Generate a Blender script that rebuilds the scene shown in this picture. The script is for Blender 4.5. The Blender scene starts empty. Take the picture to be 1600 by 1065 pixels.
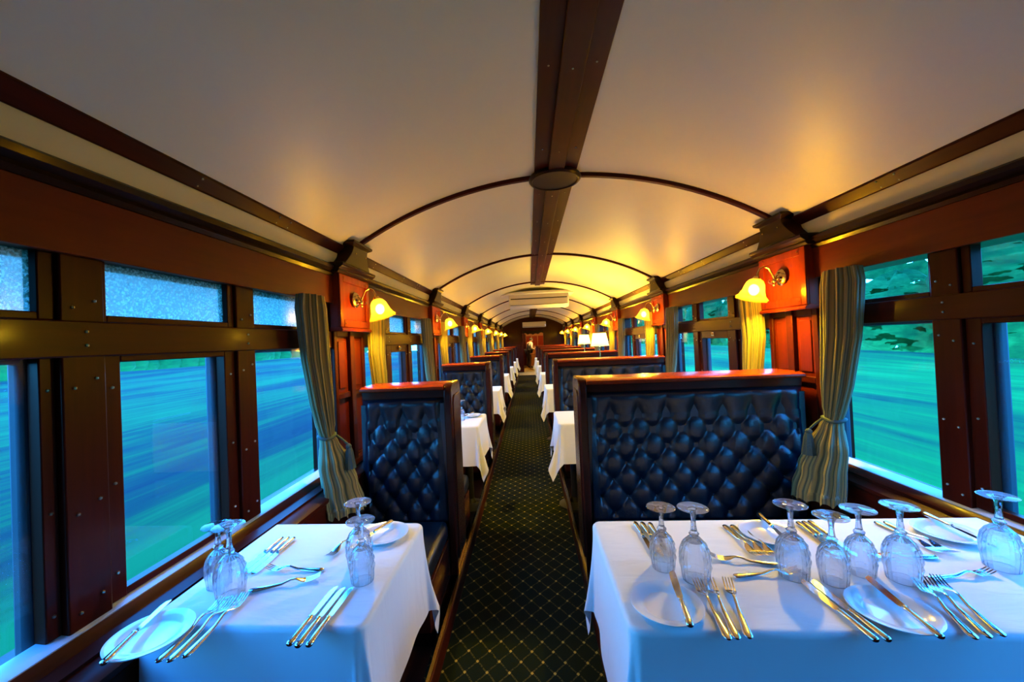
import bpy, bmesh, math, random
from mathutils import Vector, Matrix
random.seed(7)
PI = math.pi
SC = bpy.context.scene
COL = SC.collection

# ------------------------------------------------------------------ camera
cam_d = bpy.data.cameras.new('camera')
cam = bpy.data.objects.new('camera', cam_d)
COL.objects.link(cam)
F_PX, PITCH, YAW, ROLL, CX, CY = 616.13, 0.0133, 0.0743, -0.0440, 779.74, 524.46
cp, sp, cy, sy, cr, sr = math.cos(PITCH), math.sin(PITCH), math.cos(YAW), math.sin(YAW), math.cos(ROLL), math.sin(ROLL)
M3 = Matrix(((cr, 0, sr), (0, 1, 0), (-sr, 0, cr))) @ Matrix(((1, 0, 0), (0, cp, sp), (0, -sp, cp))) @ Matrix(((cy, sy, 0), (-sy, cy, 0), (0, 0, 1)))
rt, fw, up = M3[0], M3[1], M3[2]
cam.matrix_world = Matrix(((rt[0], up[0], -fw[0], 0), (rt[1], up[1], -fw[1], 0), (rt[2], up[2], -fw[2], 1.40), (0, 0, 0, 1)))
cam_d.sensor_width = 36
cam_d.lens = F_PX / 1600 * 36
cam_d.shift_x = (800 - CX) / 1600
cam_d.shift_y = (CY - 532.5) / 1600
cam_d.clip_start = .02
cam_d.clip_end = 400
SC.camera = cam

# ------------------------------------------------------------------ view, world, daylight
SC.view_settings.view_transform = 'Standard'
SC.view_settings.look = 'None'
SC.view_settings.gamma = 1
SC.view_settings.use_curve_mapping = False
SC.view_settings.exposure = 0.0
SC.cycles.use_denoising = True
SC.cycles.max_bounces = 10
SC.cycles.transparent_max_bounces = 16
SC.cycles.sample_clamp_indirect = 6

SKY = 19.5
LAMP_W = 165.0
w = bpy.data.worlds.new('dusk_sky')
SC.world = w
w.use_nodes = True
nt = w.node_tree
bg = nt.nodes['Background']
tc = nt.nodes.new('ShaderNodeTexCoord')
sx = nt.nodes.new('ShaderNodeSeparateXYZ')
rp = nt.nodes.new('ShaderNodeValToRGB')
nt.links.new(tc.outputs['Generated'], sx.inputs[0])
nt.links.new(sx.outputs['Z'], rp.inputs[0])
nt.links.new(rp.outputs[0], bg.inputs[0])
rp.color_ramp.elements[0].position = 0.0
rp.color_ramp.elements[0].color = (.05, .42, .92, 1)
rp.color_ramp.elements[1].position = .6
rp.color_ramp.elements[1].color = (.015, .24, 1.0, 1)
bg.inputs[1].default_value = SKY

XL, XR, XC = -1.122, 1.520, .199          # window planes and the middle of the coach
BAY = 2.17
def PC(p): return -1.965 + BAY * p        # pilaster centres, p = 0..8
Y0, Y1 = -.15, 17.2

def portal(x, rot):
    d = bpy.data.lights.new('window_portal', 'AREA')
    d.shape = 'RECTANGLE'; d.size = .98; d.size_y = Y1 - Y0
    d.cycles.is_portal = True
    o = bpy.data.objects.new('window_portal', d)
    o.location = (x, (Y0 + Y1) / 2, 1.2); o.rotation_euler = (0, rot, 0)
    COL.objects.link(o)
portal(XL - .17, -PI / 2)
portal(XR + .17, PI / 2)

# ------------------------------------------------------------------ materials
def nodes_mat(name):
    m = bpy.data.materials.new(name); m.use_nodes = True
    return m, m.node_tree, m.node_tree.nodes['Principled BSDF']
def N(t, kind, **kw):
    n = t.nodes.new(kind)
    for k, v in kw.items():
        if k.startswith('i_'): n.inputs[k[2:].replace('_', ' ')].default_value = v
        else: setattr(n, k, v)
    return n
def math_n(t, op, a, b=None, c=None):
    n = t.nodes.new('ShaderNodeMath'); n.operation = op
    for i, q in enumerate((a, b, c)):
        if q is None: continue
        if isinstance(q, (int, float)): n.inputs[i].default_value = q
        else: t.links.new(q, n.inputs[i])
    return n.outputs[0]
def ramp(t, fac, stops):
    r = t.nodes.new('ShaderNodeValToRGB'); e = r.color_ramp.elements
    while len(e) < len(stops): e.new(.5)
    for x, (p, c) in zip(e, stops): x.position = p; x.color = (*c, 1)
    t.links.new(fac, r.inputs[0]); return r.outputs[0]
def plain(name, col, rough=.5, metal=0, coat=0, bump=0, bscale=200, spec=.5):
    m, t, b = nodes_mat(name)
    b.inputs['Base Color'].default_value = (*col, 1); b.inputs['Roughness'].default_value = rough
    b.inputs['Metallic'].default_value = metal; b.inputs['Coat Weight'].default_value = coat
    b.inputs['Specular IOR Level'].default_value = spec
    if bump:
        no = N(t, 'ShaderNodeTexNoise', i_Scale=bscale, i_Detail=4.0); bp = N(t, 'ShaderNodeBump', i_Strength=bump, i_Distance=.004)
        c = N(t, 'ShaderNodeTexCoord'); t.links.new(c.outputs['Object'], no.inputs['Vector'])
        t.links.new(no.outputs[0], bp.inputs['Height']); t.links.new(bp.outputs[0], b.inputs['Normal'])
    return m
def wood(name, dark, light, stretch=(18, 1.2, 18), rough=.38, coat=.04):
    m, t, b = nodes_mat(name)
    c = N(t, 'ShaderNodeTexCoord'); mp = N(t, 'ShaderNodeMapping'); mp.inputs['Scale'].default_value = stretch
    t.links.new(c.outputs['Object'], mp.inputs[0])
    no = N(t, 'ShaderNodeTexNoise', i_Scale=2.2, i_Detail=6.0, i_Roughness=.65); t.links.new(mp.outputs[0], no.inputs['Vector'])
    n2 = N(t, 'ShaderNodeTexNoise', i_Scale=1.7, i_Detail=2.0); t.links.new(c.outputs['Object'], n2.inputs['Vector'])
    f = math_n(t, 'MULTIPLY_ADD', n2.outputs[0], .5, math_n(t, 'MULTIPLY', no.outputs[0], .6))
    t.links.new(ramp(t, f, [(.35, dark), (.72, light)]), b.inputs['Base Color'])
    b.inputs['Roughness'].default_value = rough; b.inputs['Coat Weight'].default_value = coat; b.inputs['Coat Roughness'].default_value = .12; b.inputs['Specular IOR Level'].default_value = .10
    bp = N(t, 'ShaderNodeBump', i_Strength=.08, i_Distance=.002); t.links.new(no.outputs[0], bp.inputs['Height']); t.links.new(bp.outputs[0], b.inputs['Normal'])
    return m
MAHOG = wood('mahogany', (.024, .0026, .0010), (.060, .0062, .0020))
MAHOGV = wood('mahogany_upright', (.024, .0026, .0010), (.060, .0062, .0020), (18, 18, 1.2))
MAHOGX = wood('mahogany_across', (.024, .0026, .0010), (.060, .0062, .0020), (1.2, 18, 18))
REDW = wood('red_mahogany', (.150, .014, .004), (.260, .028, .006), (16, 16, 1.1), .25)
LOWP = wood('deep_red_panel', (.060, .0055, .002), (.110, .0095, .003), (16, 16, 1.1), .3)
VALW = wood('pelmet_wood', (.080, .0085, .0022), (.130, .0150, .0035), (16, 1.1, 16), .4, .1)
BENW = wood('bench_mahogany', (.026, .005, .003), (.055, .010, .005), (18, 18, 1.2), .24)
BENX = wood('bench_mahogany_across', (.026, .005, .003), (.055, .010, .005), (1.2, 18, 18), .24)
DARKW = wood('dark_moulding', (.011, .004, .003), (.022, .008, .005), rough=.3)
BRASS = plain('brass', (.85, .58, .20), .18, 1)
SCREW = plain('screw_metal', (.75, .68, .55), .3, 1)
STEEL = plain('silver_plate', (.86, .85, .83), .14, 1)
CERAM = plain('china', (.82, .83, .84), .12, 0, .4)
LEATH = plain('leather', (.003, .006, .012), .30, 0, .10, .25, 160, .40)
SEATL = plain('seat_leather', (.005, .008, .013), .36, 0, .08, .25, 160, .40)
SILLM = plain('sill_metal', (.42, .46, .52), .35)
JAMB = plain('jamb_paint', (.02, .035, .045), .7)
ACW = plain('ac_plastic', (.78, .74, .64), .4)
ACD = plain('ac_slot', (.02, .02, .025), .5)
LINK = plain('iron', (.02, .02, .02), .5, .6)
VINYL = plain('yellow_vinyl', (.42, .32, .09), .4)
BLACKC = plain('black_cloth', (.012, .014, .022), .8)
WHITEC = plain('white_shirt', (.80, .80, .78), .8)
SKIN = plain('skin', (.20, .10, .06), .5)
HAIR = plain('hair', (.012, .01, .009), .6)
STOOLW = wood('stool_wood', (.30, .12, .03), (.42, .18, .05), (18, 18, 1.2))

def m_ceiling():
    m, t, b = nodes_mat('ceiling_paint')
    no = N(t, 'ShaderNodeTexNoise', i_Scale=1.3, i_Detail=3.0); c = N(t, 'ShaderNodeTexCoord'); t.links.new(c.outputs['Object'], no.inputs[0])
    t.links.new(ramp(t, no.outputs[0], [(.3, (.86, .80, .49)), (.7, (.89, .83, .52))]), b.inputs['Base Color'])
    b.inputs['Roughness'].default_value = .42
    return m
CEIL = m_ceiling()
COVE = plain('cove_paint', (.82, .74, .40), .45)

def m_cloth():
    m, t, b = nodes_mat('white_linen')
    c = N(t, 'ShaderNodeTexCoord'); mp = N(t, 'ShaderNodeMapping'); mp.inputs['Scale'].default_value = (2.2, 7, 2.2); mp.inputs['Rotation'].default_value = (0, 0, .5)
    t.links.new(c.outputs['Object'], mp.inputs[0])
    no = N(t, 'ShaderNodeTexNoise', i_Scale=2.5, i_Detail=3.0, i_Distortion=.6); t.links.new(mp.outputs[0], no.inputs[0])
    bp = N(t, 'ShaderNodeBump', i_Strength=.22, i_Distance=.02); t.links.new(no.outputs[0], bp.inputs['Height']); t.links.new(bp.outputs[0], b.inputs['Normal'])
    b.inputs['Base Color'].default_value = (.80, .80, .80, 1); b.inputs['Roughness'].default_value = .75
    b.inputs['Sheen Weight'].default_value = .2
    return m
LINEN = m_cloth()

def m_carpet():
    m, t, b = nodes_mat('lattice_carpet')
    c = N(t, 'ShaderNodeTexCoord'); s = N(t, 'ShaderNodeSeparateXYZ'); t.links.new(c.outputs['Object'], s.inputs[0])
    u = math_n(t, 'MULTIPLY', s.outputs['X'], 1 / .095); v = math_n(t, 'MULTIPLY', s.outputs['Y'], 1 / .115)
    wob = math_n(t, 'MULTIPLY', math_n(t, 'SINE', math_n(t, 'MULTIPLY', v, 4 * PI)), .018)
    def line(a, w_=.455):
        f = math_n(t, 'FRACT', a); d = math_n(t, 'ABSOLUTE', math_n(t, 'SUBTRACT', f, .5))
        return math_n(t, 'GREATER_THAN', d, w_)
    p1 = line(math_n(t, 'ADD', math_n(t, 'ADD', u, v), wob)); p2 = line(math_n(t, 'ADD', math_n(t, 'SUBTRACT', u, v), wob))
    dash = N(t, 'ShaderNodeTexNoise', i_Scale=160.0, i_Detail=1.0); t.links.new(c.outputs['Object'], dash.inputs[0])
    ln = math_n(t, 'MULTIPLY', math_n(t, 'MAXIMUM', p1, p2), math_n(t, 'GREATER_THAN', dash.outputs[0], .44))
    uv_ = (math_n(t, 'ADD', u, v), math_n(t, 'SUBTRACT', u, v)); node = math_n(t, 'MULTIPLY', line(uv_[0], .425), line(uv_[1], .425))
    mx = N(t, 'ShaderNodeMix', data_type='RGBA'); mx.inputs['A'].default_value = (.006, .012, .006, 1); mx.inputs['B'].default_value = (.16, .135, .030, 1)
    t.links.new(math_n(t, 'MULTIPLY', ln, .38), mx.inputs['Factor'])
    m2 = N(t, 'ShaderNodeMix', data_type='RGBA'); m2.inputs['B'].default_value = (.42, .32, .06, 1)
    t.links.new(mx.outputs['Result'], m2.inputs['A']); t.links.new(node, m2.inputs['Factor'])
    t.links.new(m2.outputs['Result'], b.inputs['Base Color']); b.inputs['Roughness'].default_value = .95; b.inputs['Specular IOR Level'].default_value = .1
    no = N(t, 'ShaderNodeTexNoise', i_Scale=500.0); t.links.new(c.outputs['Object'], no.inputs[0])
    bp = N(t, 'ShaderNodeBump', i_Strength=.5, i_Distance=.004); t.links.new(no.outputs[0], bp.inputs['Height']); t.links.new(bp.outputs[0], b.inputs['Normal'])
    return m
CARPET = m_carpet()

def m_drape():
    m, t, b = nodes_mat('striped_drape')
    uv = N(t, 'ShaderNodeUVMap'); s = N(t, 'ShaderNodeSeparateXYZ'); t.links.new(uv.outputs[0], s.inputs[0])
    f = math_n(t, 'FRACT', math_n(t, 'MULTIPLY', s.outputs['X'], 30.0))
    col = ramp(t, f, [(0, (.28, .19, .040)), (.22, (.22, .16, .040)), (.28, (.05, .05, .018)), (.42, (.07, .08, .028)), (.48, (.26, .21, .06)), (.7, (.15, .12, .035)), (.76, (.05, .042, .015)), (.9, (.21, .14, .035))])
    t.links.new(col, b.inputs['Base Color']); b.inputs['Roughness'].default_value = .7; b.inputs['Sheen Weight'].default_value = .3
    no = N(t, 'ShaderNodeTexNoise', i_Scale=300.0); bp = N(t, 'ShaderNodeBump', i_Strength=.3, i_Distance=.002)
    t.links.new(no.outputs[0], bp.inputs['Height']); t.links.new(bp.outputs[0], b.inputs['Normal'])
    return m
DRAPE = m_drape()
TASSEL = plain('tassel_cord', (.045, .070, .055), .75, bump=.6, bscale=120)

def m_pane(name, tint=(1, 1, 1), refl=1.0):
    m = bpy.data.materials.new(name); m.use_nodes = True; t = m.node_tree; t.nodes.clear()
    o = N(t, 'ShaderNodeOutputMaterial'); tr = N(t, 'ShaderNodeBsdfTransparent'); tr.inputs[0].default_value = (*tint, 1)
    gl = N(t, 'ShaderNodeBsdfGlossy'); gl.inputs['Roughness'].default_value = .02
    fr = N(t, 'ShaderNodeLayerWeight', i_Blend=.5); mx = N(t, 'ShaderNodeMixShader')
    t.links.new(math_n(t, 'MULTIPLY_ADD', math_n(t, 'POWER', fr.outputs['Facing'], 5.0), .35 * refl, .015 * refl), mx.inputs[0]); t.links.new(tr.outputs[0], mx.inputs[1]); t.links.new(gl.outputs[0], mx.inputs[2]); t.links.new(mx.outputs[0], o.inputs[0])
    return m
PANE = m_pane('window_glass')

def m_frost():
    m = bpy.data.materials.new('rain_speckled_glass'); m.use_nodes = True; t = m.node_tree; t.nodes.clear()
    o = N(t, 'ShaderNodeOutputMaterial'); tr = N(t, 'ShaderNodeBsdfTransparent'); tr.inputs[0].default_value = (.42, .44, .44, 1); tl = N(t, 'ShaderNodeBsdfTranslucent'); gl = N(t, 'ShaderNodeBsdfGlossy'); gl.inputs['Roughness'].default_value = .25
    c = N(t, 'ShaderNodeTexCoord'); no = N(t, 'ShaderNodeTexNoise', i_Scale=170.0, i_Detail=2.0); t.links.new(c.outputs['Object'], no.inputs[0])
    col = ramp(t, no.outputs[0], [(.36, (.10, .16, .12)), (.52, (.22, .30, .22)), (.60, (.80, .80, .75))])
    t.links.new(col, tl.inputs[0])
    m1 = N(t, 'ShaderNodeMixShader'); m1.inputs[0].default_value = .55; t.links.new(tr.outputs[0], m1.inputs[1]); t.links.new(tl.outputs[0], m1.inputs[2])
    m2 = N(t, 'ShaderNodeMixShader'); m2.inputs[0].default_value = .06; t.links.new(m1.outputs[0], m2.inputs[1]); t.links.new(gl.outputs[0], m2.inputs[2]); t.links.new(m2.outputs[0], o.inputs[0])
    return m
FROST = m_frost()

def m_crystal(name='cut_crystal', share=.66):
    m = bpy.data.materials.new(name); m.use_nodes = True; t = m.node_tree; t.nodes.clear()
    o = N(t, 'ShaderNodeOutputMaterial'); g = N(t, 'ShaderNodeBsdfGlass', i_IOR=1.46, i_Roughness=.0); g.inputs[0].default_value = (.97, .985, 1, 1)
    tr = N(t, 'ShaderNodeBsdfTransparent'); mx = N(t, 'ShaderNodeMixShader'); mx.inputs[0].default_value = share
    t.links.new(tr.outputs[0], mx.inputs[1]); t.links.new(g.outputs[0], mx.inputs[2]); t.links.new(mx.outputs[0], o.inputs[0])
    return m
CRYSTAL = m_crystal()
CRYSTALF = m_crystal('plain_crystal', .45)

def m_shade(name, col, trans=.45, emit=0, ecol=(1, .6, .2)):
    m = bpy.data.materials.new(name); m.use_nodes = True; t = m.node_tree; t.nodes.clear()
    o = N(t, 'ShaderNodeOutputMaterial'); tr = N(t, 'ShaderNodeBsdfTransparent'); tl = N(t, 'ShaderNodeBsdfTranslucent'); df = N(t, 'ShaderNodeBsdfDiffuse')
    tr.inputs[0].default_value = (1, .86, .55, 1); tl.inputs[0].default_value = (*col, 1); df.inputs[0].default_value = (*col, 1)
    a = N(t, 'ShaderNodeMixShader'); a.inputs[0].default_value = .3; t.links.new(tl.outputs[0], a.inputs[1]); t.links.new(df.outputs[0], a.inputs[2])
    b = N(t, 'ShaderNodeMixShader'); b.inputs[0].default_value = trans; t.links.new(a.outputs[0], b.inputs[1]); t.links.new(tr.outputs[0], b.inputs[2])
    if emit:
        e = N(t, 'ShaderNodeEmission'); e.inputs[0].default_value = (*ecol, 1); e.inputs[1].default_value = emit
        ad = N(t, 'ShaderNodeAddShader'); t.links.new(b.outputs[0], ad.inputs[0]); t.links.new(e.outputs[0], ad.inputs[1]); t.links.new(ad.outputs[0], o.inputs[0])
    else: t.links.new(b.outputs[0], o.inputs[0])
    return m
SHADE = m_shade('opal_shade', (.32, .20, .05), .42, .24, (1, .46, .03))
TSHADE = m_shade('parchment_shade', (.95, .85, .65), .2, .6, (1, .75, .38))
def emit(name, col, s):
    m = bpy.data.materials.new(name); m.use_nodes = True; t = m.node_tree; t.nodes.clear()
    o = N(t, 'ShaderNodeOutputMaterial'); e = N(t, 'ShaderNodeEmission'); e.inputs[0].default_value = (*col, 1); e.inputs[1].default_value = s
    t.links.new(e.outputs[0], o.inputs[0]); return m
BULB = emit('bulb_glow', (1, .74, .32), 60)
LED = emit('led', (.35, .55, 1), 3)

def m_field(name, stops, scale, streak):
    m, t, b = nodes_mat(name)
    c = N(t, 'ShaderNodeTexCoord'); mp = N(t, 'ShaderNodeMapping'); mp.inputs['Scale'].default_value = scale; t.links.new(c.outputs['Object'], mp.inputs[0])
    no = N(t, 'ShaderNodeTexNoise', i_Scale=1.0, i_Detail=6.0, i_Roughness=.6, i_Distortion=.3); t.links.new(mp.outputs[0], no.inputs[0])
    mp2 = N(t, 'ShaderNodeMapping'); mp2.inputs['Scale'].default_value = streak; t.links.new(c.outputs['Object'], mp2.inputs[0])
    n2 = N(t, 'ShaderNodeTexNoise', i_Scale=1.0, i_Detail=5.0, i_Roughness=.6); t.links.new(mp2.outputs[0], n2.inputs[0])
    f = math_n(t, 'ADD', math_n(t, 'MULTIPLY', no.outputs[0], .65), math_n(t, 'MULTIPLY', n2.outputs[0], .35))
    t.links.new(ramp(t, f, stops), b.inputs['Base Color']); b.inputs['Roughness'].default_value = .9; b.inputs['Specular IOR Level'].default_value = .1
    return m
FIELD = m_field('grass_field', [(.40, (.0003, .006, .0085)), (.47, (.0006, .019, .0090)), (.53, (.001, .047, .0092)), (.62, (.002, .080, .013))], (.22, .05, .3), (3.0, .12, 3.0))
FIELDR = m_field('grass_field_bright', [(.38, (.0006, .022, .0095)), (.45, (.001, .065, .012)), (.54, (.002, .120, .0135)), (.64, (.005, .17, .022))], (.22, .05, .3), (3.0, .12, 3.0))
LEAFL = m_field('far_scrub', [(.36, (.002, .040, .014)), (.5, (.003, .06, .017)), (.64, (.005, .08, .020))], (.6, .15, 1.0), (3, .4, 4))
LEAFM = m_field('leafy_scrub', [(.36, (.004, .060, .020)), (.5, (.008, .11, .028)), (.64, (.02, .18, .045))], (.8, .3, 1.2), (3, .7, 4))
def leaf_gaps(m):
    t = m.node_tree; b = t.nodes['Principled BSDF']; c = N(t, 'ShaderNodeTexCoord'); mp = N(t, 'ShaderNodeMapping'); mp.inputs['Scale'].default_value = (1.0, .38, 1.9)
    t.links.new(c.outputs['Object'], mp.inputs[0]); no = N(t, 'ShaderNodeTexNoise', i_Scale=1.0, i_Detail=4.0); t.links.new(mp.outputs[0], no.inputs[0])
    o = t.nodes['Material Output']; src = [l for l in t.links if l.to_socket == b.inputs['Base Color']][0].from_socket
    tl = N(t, 'ShaderNodeBsdfTranslucent'); t.links.new(src, tl.inputs[0]); tr = N(t, 'ShaderNodeBsdfTransparent')
    m1 = N(t, 'ShaderNodeMixShader'); m1.inputs[0].default_value = .5; t.links.new(b.outputs[0], m1.inputs[1]); t.links.new(tl.outputs[0], m1.inputs[2])
    m2 = N(t, 'ShaderNodeMixShader'); t.links.new(math_n(t, 'GREATER_THAN', no.outputs[0], .59), m2.inputs[0]); t.links.new(m1.outputs[0], m2.inputs[1]); t.links.new(tr.outputs[0], m2.inputs[2]); t.links.new(m2.outputs[0], o.inputs[0])
leaf_gaps(LEAFM)

# ------------------------------------------------------------------ mesh helpers
class G:
    def __init__(s): s.v = []; s.f = []; s.uv = {}
    def add(s, vs, fs):
        n = len(s.v); s.v += [tuple(p) for p in vs]; s.f += [tuple(i + n for i in q) for q in fs]; return s
    def box(s, x0, x1, y0, y1, z0, z1):
        x0, x1 = sorted((x0, x1)); y0, y1 = sorted((y0, y1)); z0, z1 = sorted((z0, z1))
        return s.add([(x0, y0, z0), (x1, y0, z0), (x1, y1, z0), (x0, y1, z0), (x0, y0, z1), (x1, y0, z1), (x1, y1, z1), (x0, y1, z1)],
                     [(0, 3, 2, 1), (4, 5, 6, 7), (0, 1, 5, 4), (1, 2, 6, 5), (2, 3, 7, 6), (3, 0, 4, 7)])
    def prism(s, prof, axis, a, b):
        f = {'y': lambda p, t: (p[0], t, p[1]), 'x': lambda p, t: (t, p[0], p[1]), 'z': lambda p, t: (p[0], p[1], t)}[axis]
        n = len(prof)
        return s.add([f(p, a) for p in prof] + [f(p, b) for p in prof],
                     [(i, (i + 1) % n, (i + 1) % n + n, i + n) for i in range(n)] + [tuple(range(n)), tuple(range(2 * n - 1, n - 1, -1))])
    def loft(s, rings, cap=True):
        n = len(rings[0]); m = len(rings)
        fs = [(r * n + i, r * n + (i + 1) % n, (r + 1) * n + (i + 1) % n, (r + 1) * n + i) for r in range(m - 1) for i in range(n)]
        if cap: fs += [tuple(range(n - 1, -1, -1)), tuple((m - 1) * n + i for i in range(n))]
        return s.add([p for r in rings for p in r], fs)
    def tube(s, pts, r, n=8):
        pts = [Vector(p) for p in pts]; rings = []; last = None
        for i, p in enumerate(pts):
            d = (pts[min(i + 1, len(pts) - 1)] - pts[max(i - 1, 0)]).normalized()
            if last is None:
                a = d.orthogonal().normalized()
            else:
                a = (last - d * last.dot(d)).normalized()
            last = a; b = d.cross(a); rr = r[i] if isinstance(r, (list, tuple)) else r
            rings.append([p + (a * math.cos(2 * PI * k / n) + b * math.sin(2 * PI * k / n)) * rr for k in range(n)])
        return s.loft(rings)
    def lathe(s, prof, n=20, mat=None, mod=None, cap=True):
        rings = []
        for j, (r, z) in enumerate(prof):
            ring = []
            for k in range(n):
                th = 2 * PI * k / n; rr = r * (mod(th, j, z) if mod else 1)
                p = Vector((rr * math.cos(th), rr * math.sin(th), z)); ring.append(mat @ p if mat else p)
            rings.append(ring)
        return s.loft(rings, cap)
    def ball(s, c, r, sc=(1, 1, 1), n=12):
        m = n // 2 + 1
        return s.loft([[(c[0] + sc[0] * r * math.sin(PI * max(.02, min(.98, j / (m - 1)))) * math.cos(2 * PI * k / n), c[1] + sc[1] * r * math.sin(PI * max(.02, min(.98, j / (m - 1)))) * math.sin(2 * PI * k / n), c[2] - sc[2] * r * math.cos(PI * j / (m - 1))) for k in range(n)] for j in range(m)])
    def grid(s, fn, nu, nv, uv=False):
        base = len(s.v)
        s.add([fn(i / nu, j / nv) for j in range(nv + 1) for i in range(nu + 1)],
              [(j * (nu + 1) + i, j * (nu + 1) + i + 1, (j + 1) * (nu + 1) + i + 1, (j + 1) * (nu + 1) + i) for j in range(nv) for i in range(nu)])
        if uv:
            for j in range(nv + 1):
                for i in range(nu + 1): s.uv[base + j * (nu + 1) + i] = (i / nu, j / nv)
        return s
    def build(s, name, mat, parent=None, smooth=35, bevel=0, loc=None, recalc=True, solid=0, sub=0):
        me = bpy.data.meshes.new(name); me.from_pydata([tuple(p) for p in s.v], [], s.f); me.validate()
        if recalc:
            bm = bmesh.new(); bm.from_mesh(me); bmesh.ops.recalc_face_normals(bm, faces=bm.faces); bm.to_mesh(me); bm.free()
        if s.uv:
            l = me.uv_layers.new(name='UVMap')
            for lp in me.loops: l.data[lp.index].uv = s.uv.get(lp.vertex_index, (0, 0))
        if smooth:
            me.shade_smooth()
            if smooth < 179: me.set_sharp_from_angle(angle=math.radians(smooth))
        me.materials.append(mat)
        o = bpy.data.objects.new(name, me); COL.objects.link(o)
        if parent: o.parent = parent
        if loc: o.location = loc
        if bevel:
            b = o.modifiers.new('bevel', 'BEVEL'); b.width = bevel; b.segments = 2; b.limit_method = 'ANGLE'; b.harden_normals = False
        if solid:
            d = o.modifiers.new('solid', 'SOLIDIFY'); d.thickness = solid; d.offset = 0
        if sub:
            d = o.modifiers.new('sub', 'SUBSURF'); d.levels = sub; d.render_levels = sub
        return o

def tag(o, label, cat, group=None, kind=None):
    o['label'] = label; o['category'] = cat
    if group: o['group'] = group
    if kind: o['kind'] = kind
    return o
def thing(name, label, cat, loc=(0, 0, 0), rz=0, group=None, kind=None):
    o = bpy.data.objects.new(name, None); COL.objects.link(o); o.empty_display_size = .05
    o.location = loc; o.rotation_euler = (0, 0, rz)
    return tag(o, label, cat, group, kind)
def struct(o, label, cat='wall'): return tag(o, label, cat, None, 'structure')
def dup(root, loc, rz, label):
    r = root.copy(); COL.objects.link(r); r.location = loc; r.rotation_euler = (0, 0, rz); r['label'] = label
    for ch in list(root.children):
        c = ch.copy(); COL.objects.link(c); c.parent = r
        for g in list(ch.children):
            d = g.copy(); COL.objects.link(d); d.parent = c
    return r
ORD = ['nearest', 'second', 'third', 'fourth', 'fifth', 'sixth', 'seventh', 'eighth', 'ninth']
def nth(i, n): return 'farthest' if i == n - 1 else ORD[i]

# ------------------------------------------------------------------ shell
struct(G().box(XL - .14, XR + .14, Y0 - .1, 22.0, -.12, 0).build('floor', VINYL), 'floor of the carriage, yellow where the carpet ends', 'floor')
tag(G().box(-.50, .30, Y0, 15.6, .001, .008).build('carpet', CARPET), 'dark green aisle carpet with a gold diamond lattice', 'carpet')
RAD, APEX = 2.36, 2.385
def arc_z(x): return APEX - (RAD - math.sqrt(RAD * RAD - (x - XC) ** 2))
HW = 1.321
arcx = [XC - HW + 2 * HW * i / 40 for i in range(41)]
prof = [(x, arc_z(x)) for x in arcx] + [(x, arc_z(x) + .06) for x in reversed(arcx)]
struct(G().prism(prof, 'y', Y0 - .1, Y1).build('ceiling', CEIL), 'cream painted barrel vault ceiling', 'ceiling')

def side_wall(s):
    X = XL if s > 0 else XR
    d = lambda a: X + s * a                    # a = distance inwards from the window plane
    g = G().box(d(-.13), d(0), Y0, Y1 + .05, 0, .72).box(d(-.13), d(0), Y0, Y1 + .05, 1.66, 2.02)
    for p in range(1, 9): g.box(d(-.13), d(0), max(Y0, PC(p) - .206), PC(p) + .206, .72, 1.66)
    g.box(d(-.13), d(0), Y1 - .1, Y1 + .05, .72, 1.66)
    side = 'left' if s > 0 else 'right'
    struct(g.build('wall_' + side, MAHOGV), side + ' carriage wall of dark mahogany between the windows')
    # dado with stepped sill moulding
    q = .125 if s > 0 else .05
    pr = [(0, 0), (q, 0), (q, .655), (q + .008, .665), (q + .008, .68), (q - .01, .69), (q * .6, .697), (q * .6, .706), (.035, .712), (.03, .722), (.012, .735), (-.004, .735), (-.004, .0)]
    struct(G().prism([(d(a), z) for a, z in pr], 'y', Y0, Y1).build('baseboard_' + side, MAHOG), 'dark panelled dado and stepped sill under the ' + side + ' windows', 'wainscot')
    # cornice, cove, strip
    pr = [(-.02, 1.812), (.025, 1.812), (.034, 1.826), (.028, 1.838), (.048, 1.850), (.052, 1.866), (.040, 1.876), (-.02, 1.876)]
    struct(G().prism([(d(a), z) for a, z in pr], 'y', Y0, Y1).build('trim_%d' % (1 if s > 0 else 2), DARKW), 'dark moulded cornice running above the ' + side + ' pelmets', 'moulding')
    cv = [(.004 + .012 * math.sin(PI * i / 8), 1.872 + (1.99 - 1.872) * i / 8) for i in range(9)]
    struct(G().prism([(d(a), z) for a, z in cv] + [(d(-.03), 1.99), (d(-.03), 1.872)], 'y', Y0, Y1).build('trim_%d' % (3 if s > 0 else 4), COVE), 'cream cove between cornice and ceiling strip on the ' + side, 'cove')
    pr = [(-.01, 1.962), (.018, 1.962), (.05, 2.003), (.046, 2.016), (.0, 2.0)]
    tr = G().prism([(d(a), z) for a, z in pr], 'y', Y0, Y1).build('trim_%d' % (5 if s > 0 else 6), MAHOG, bevel=.003)
    struct(tr, 'thin mahogany strip along the ' + side + ' edge of the ceiling', 'moulding')
    sc = G()
    for p in range(1, 9):
        for f in (-.70, -.62, .40, 1.05):
            for e in (.0, .35):
                sc.ball((d(.024 + .02 * e / .35), PC(p) + f, 1.972 + .022 * e / .35), .004, n=6)
    sc.build('screws', SCREW, tr)
for s in (1, -1): side_wall(s)

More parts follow.
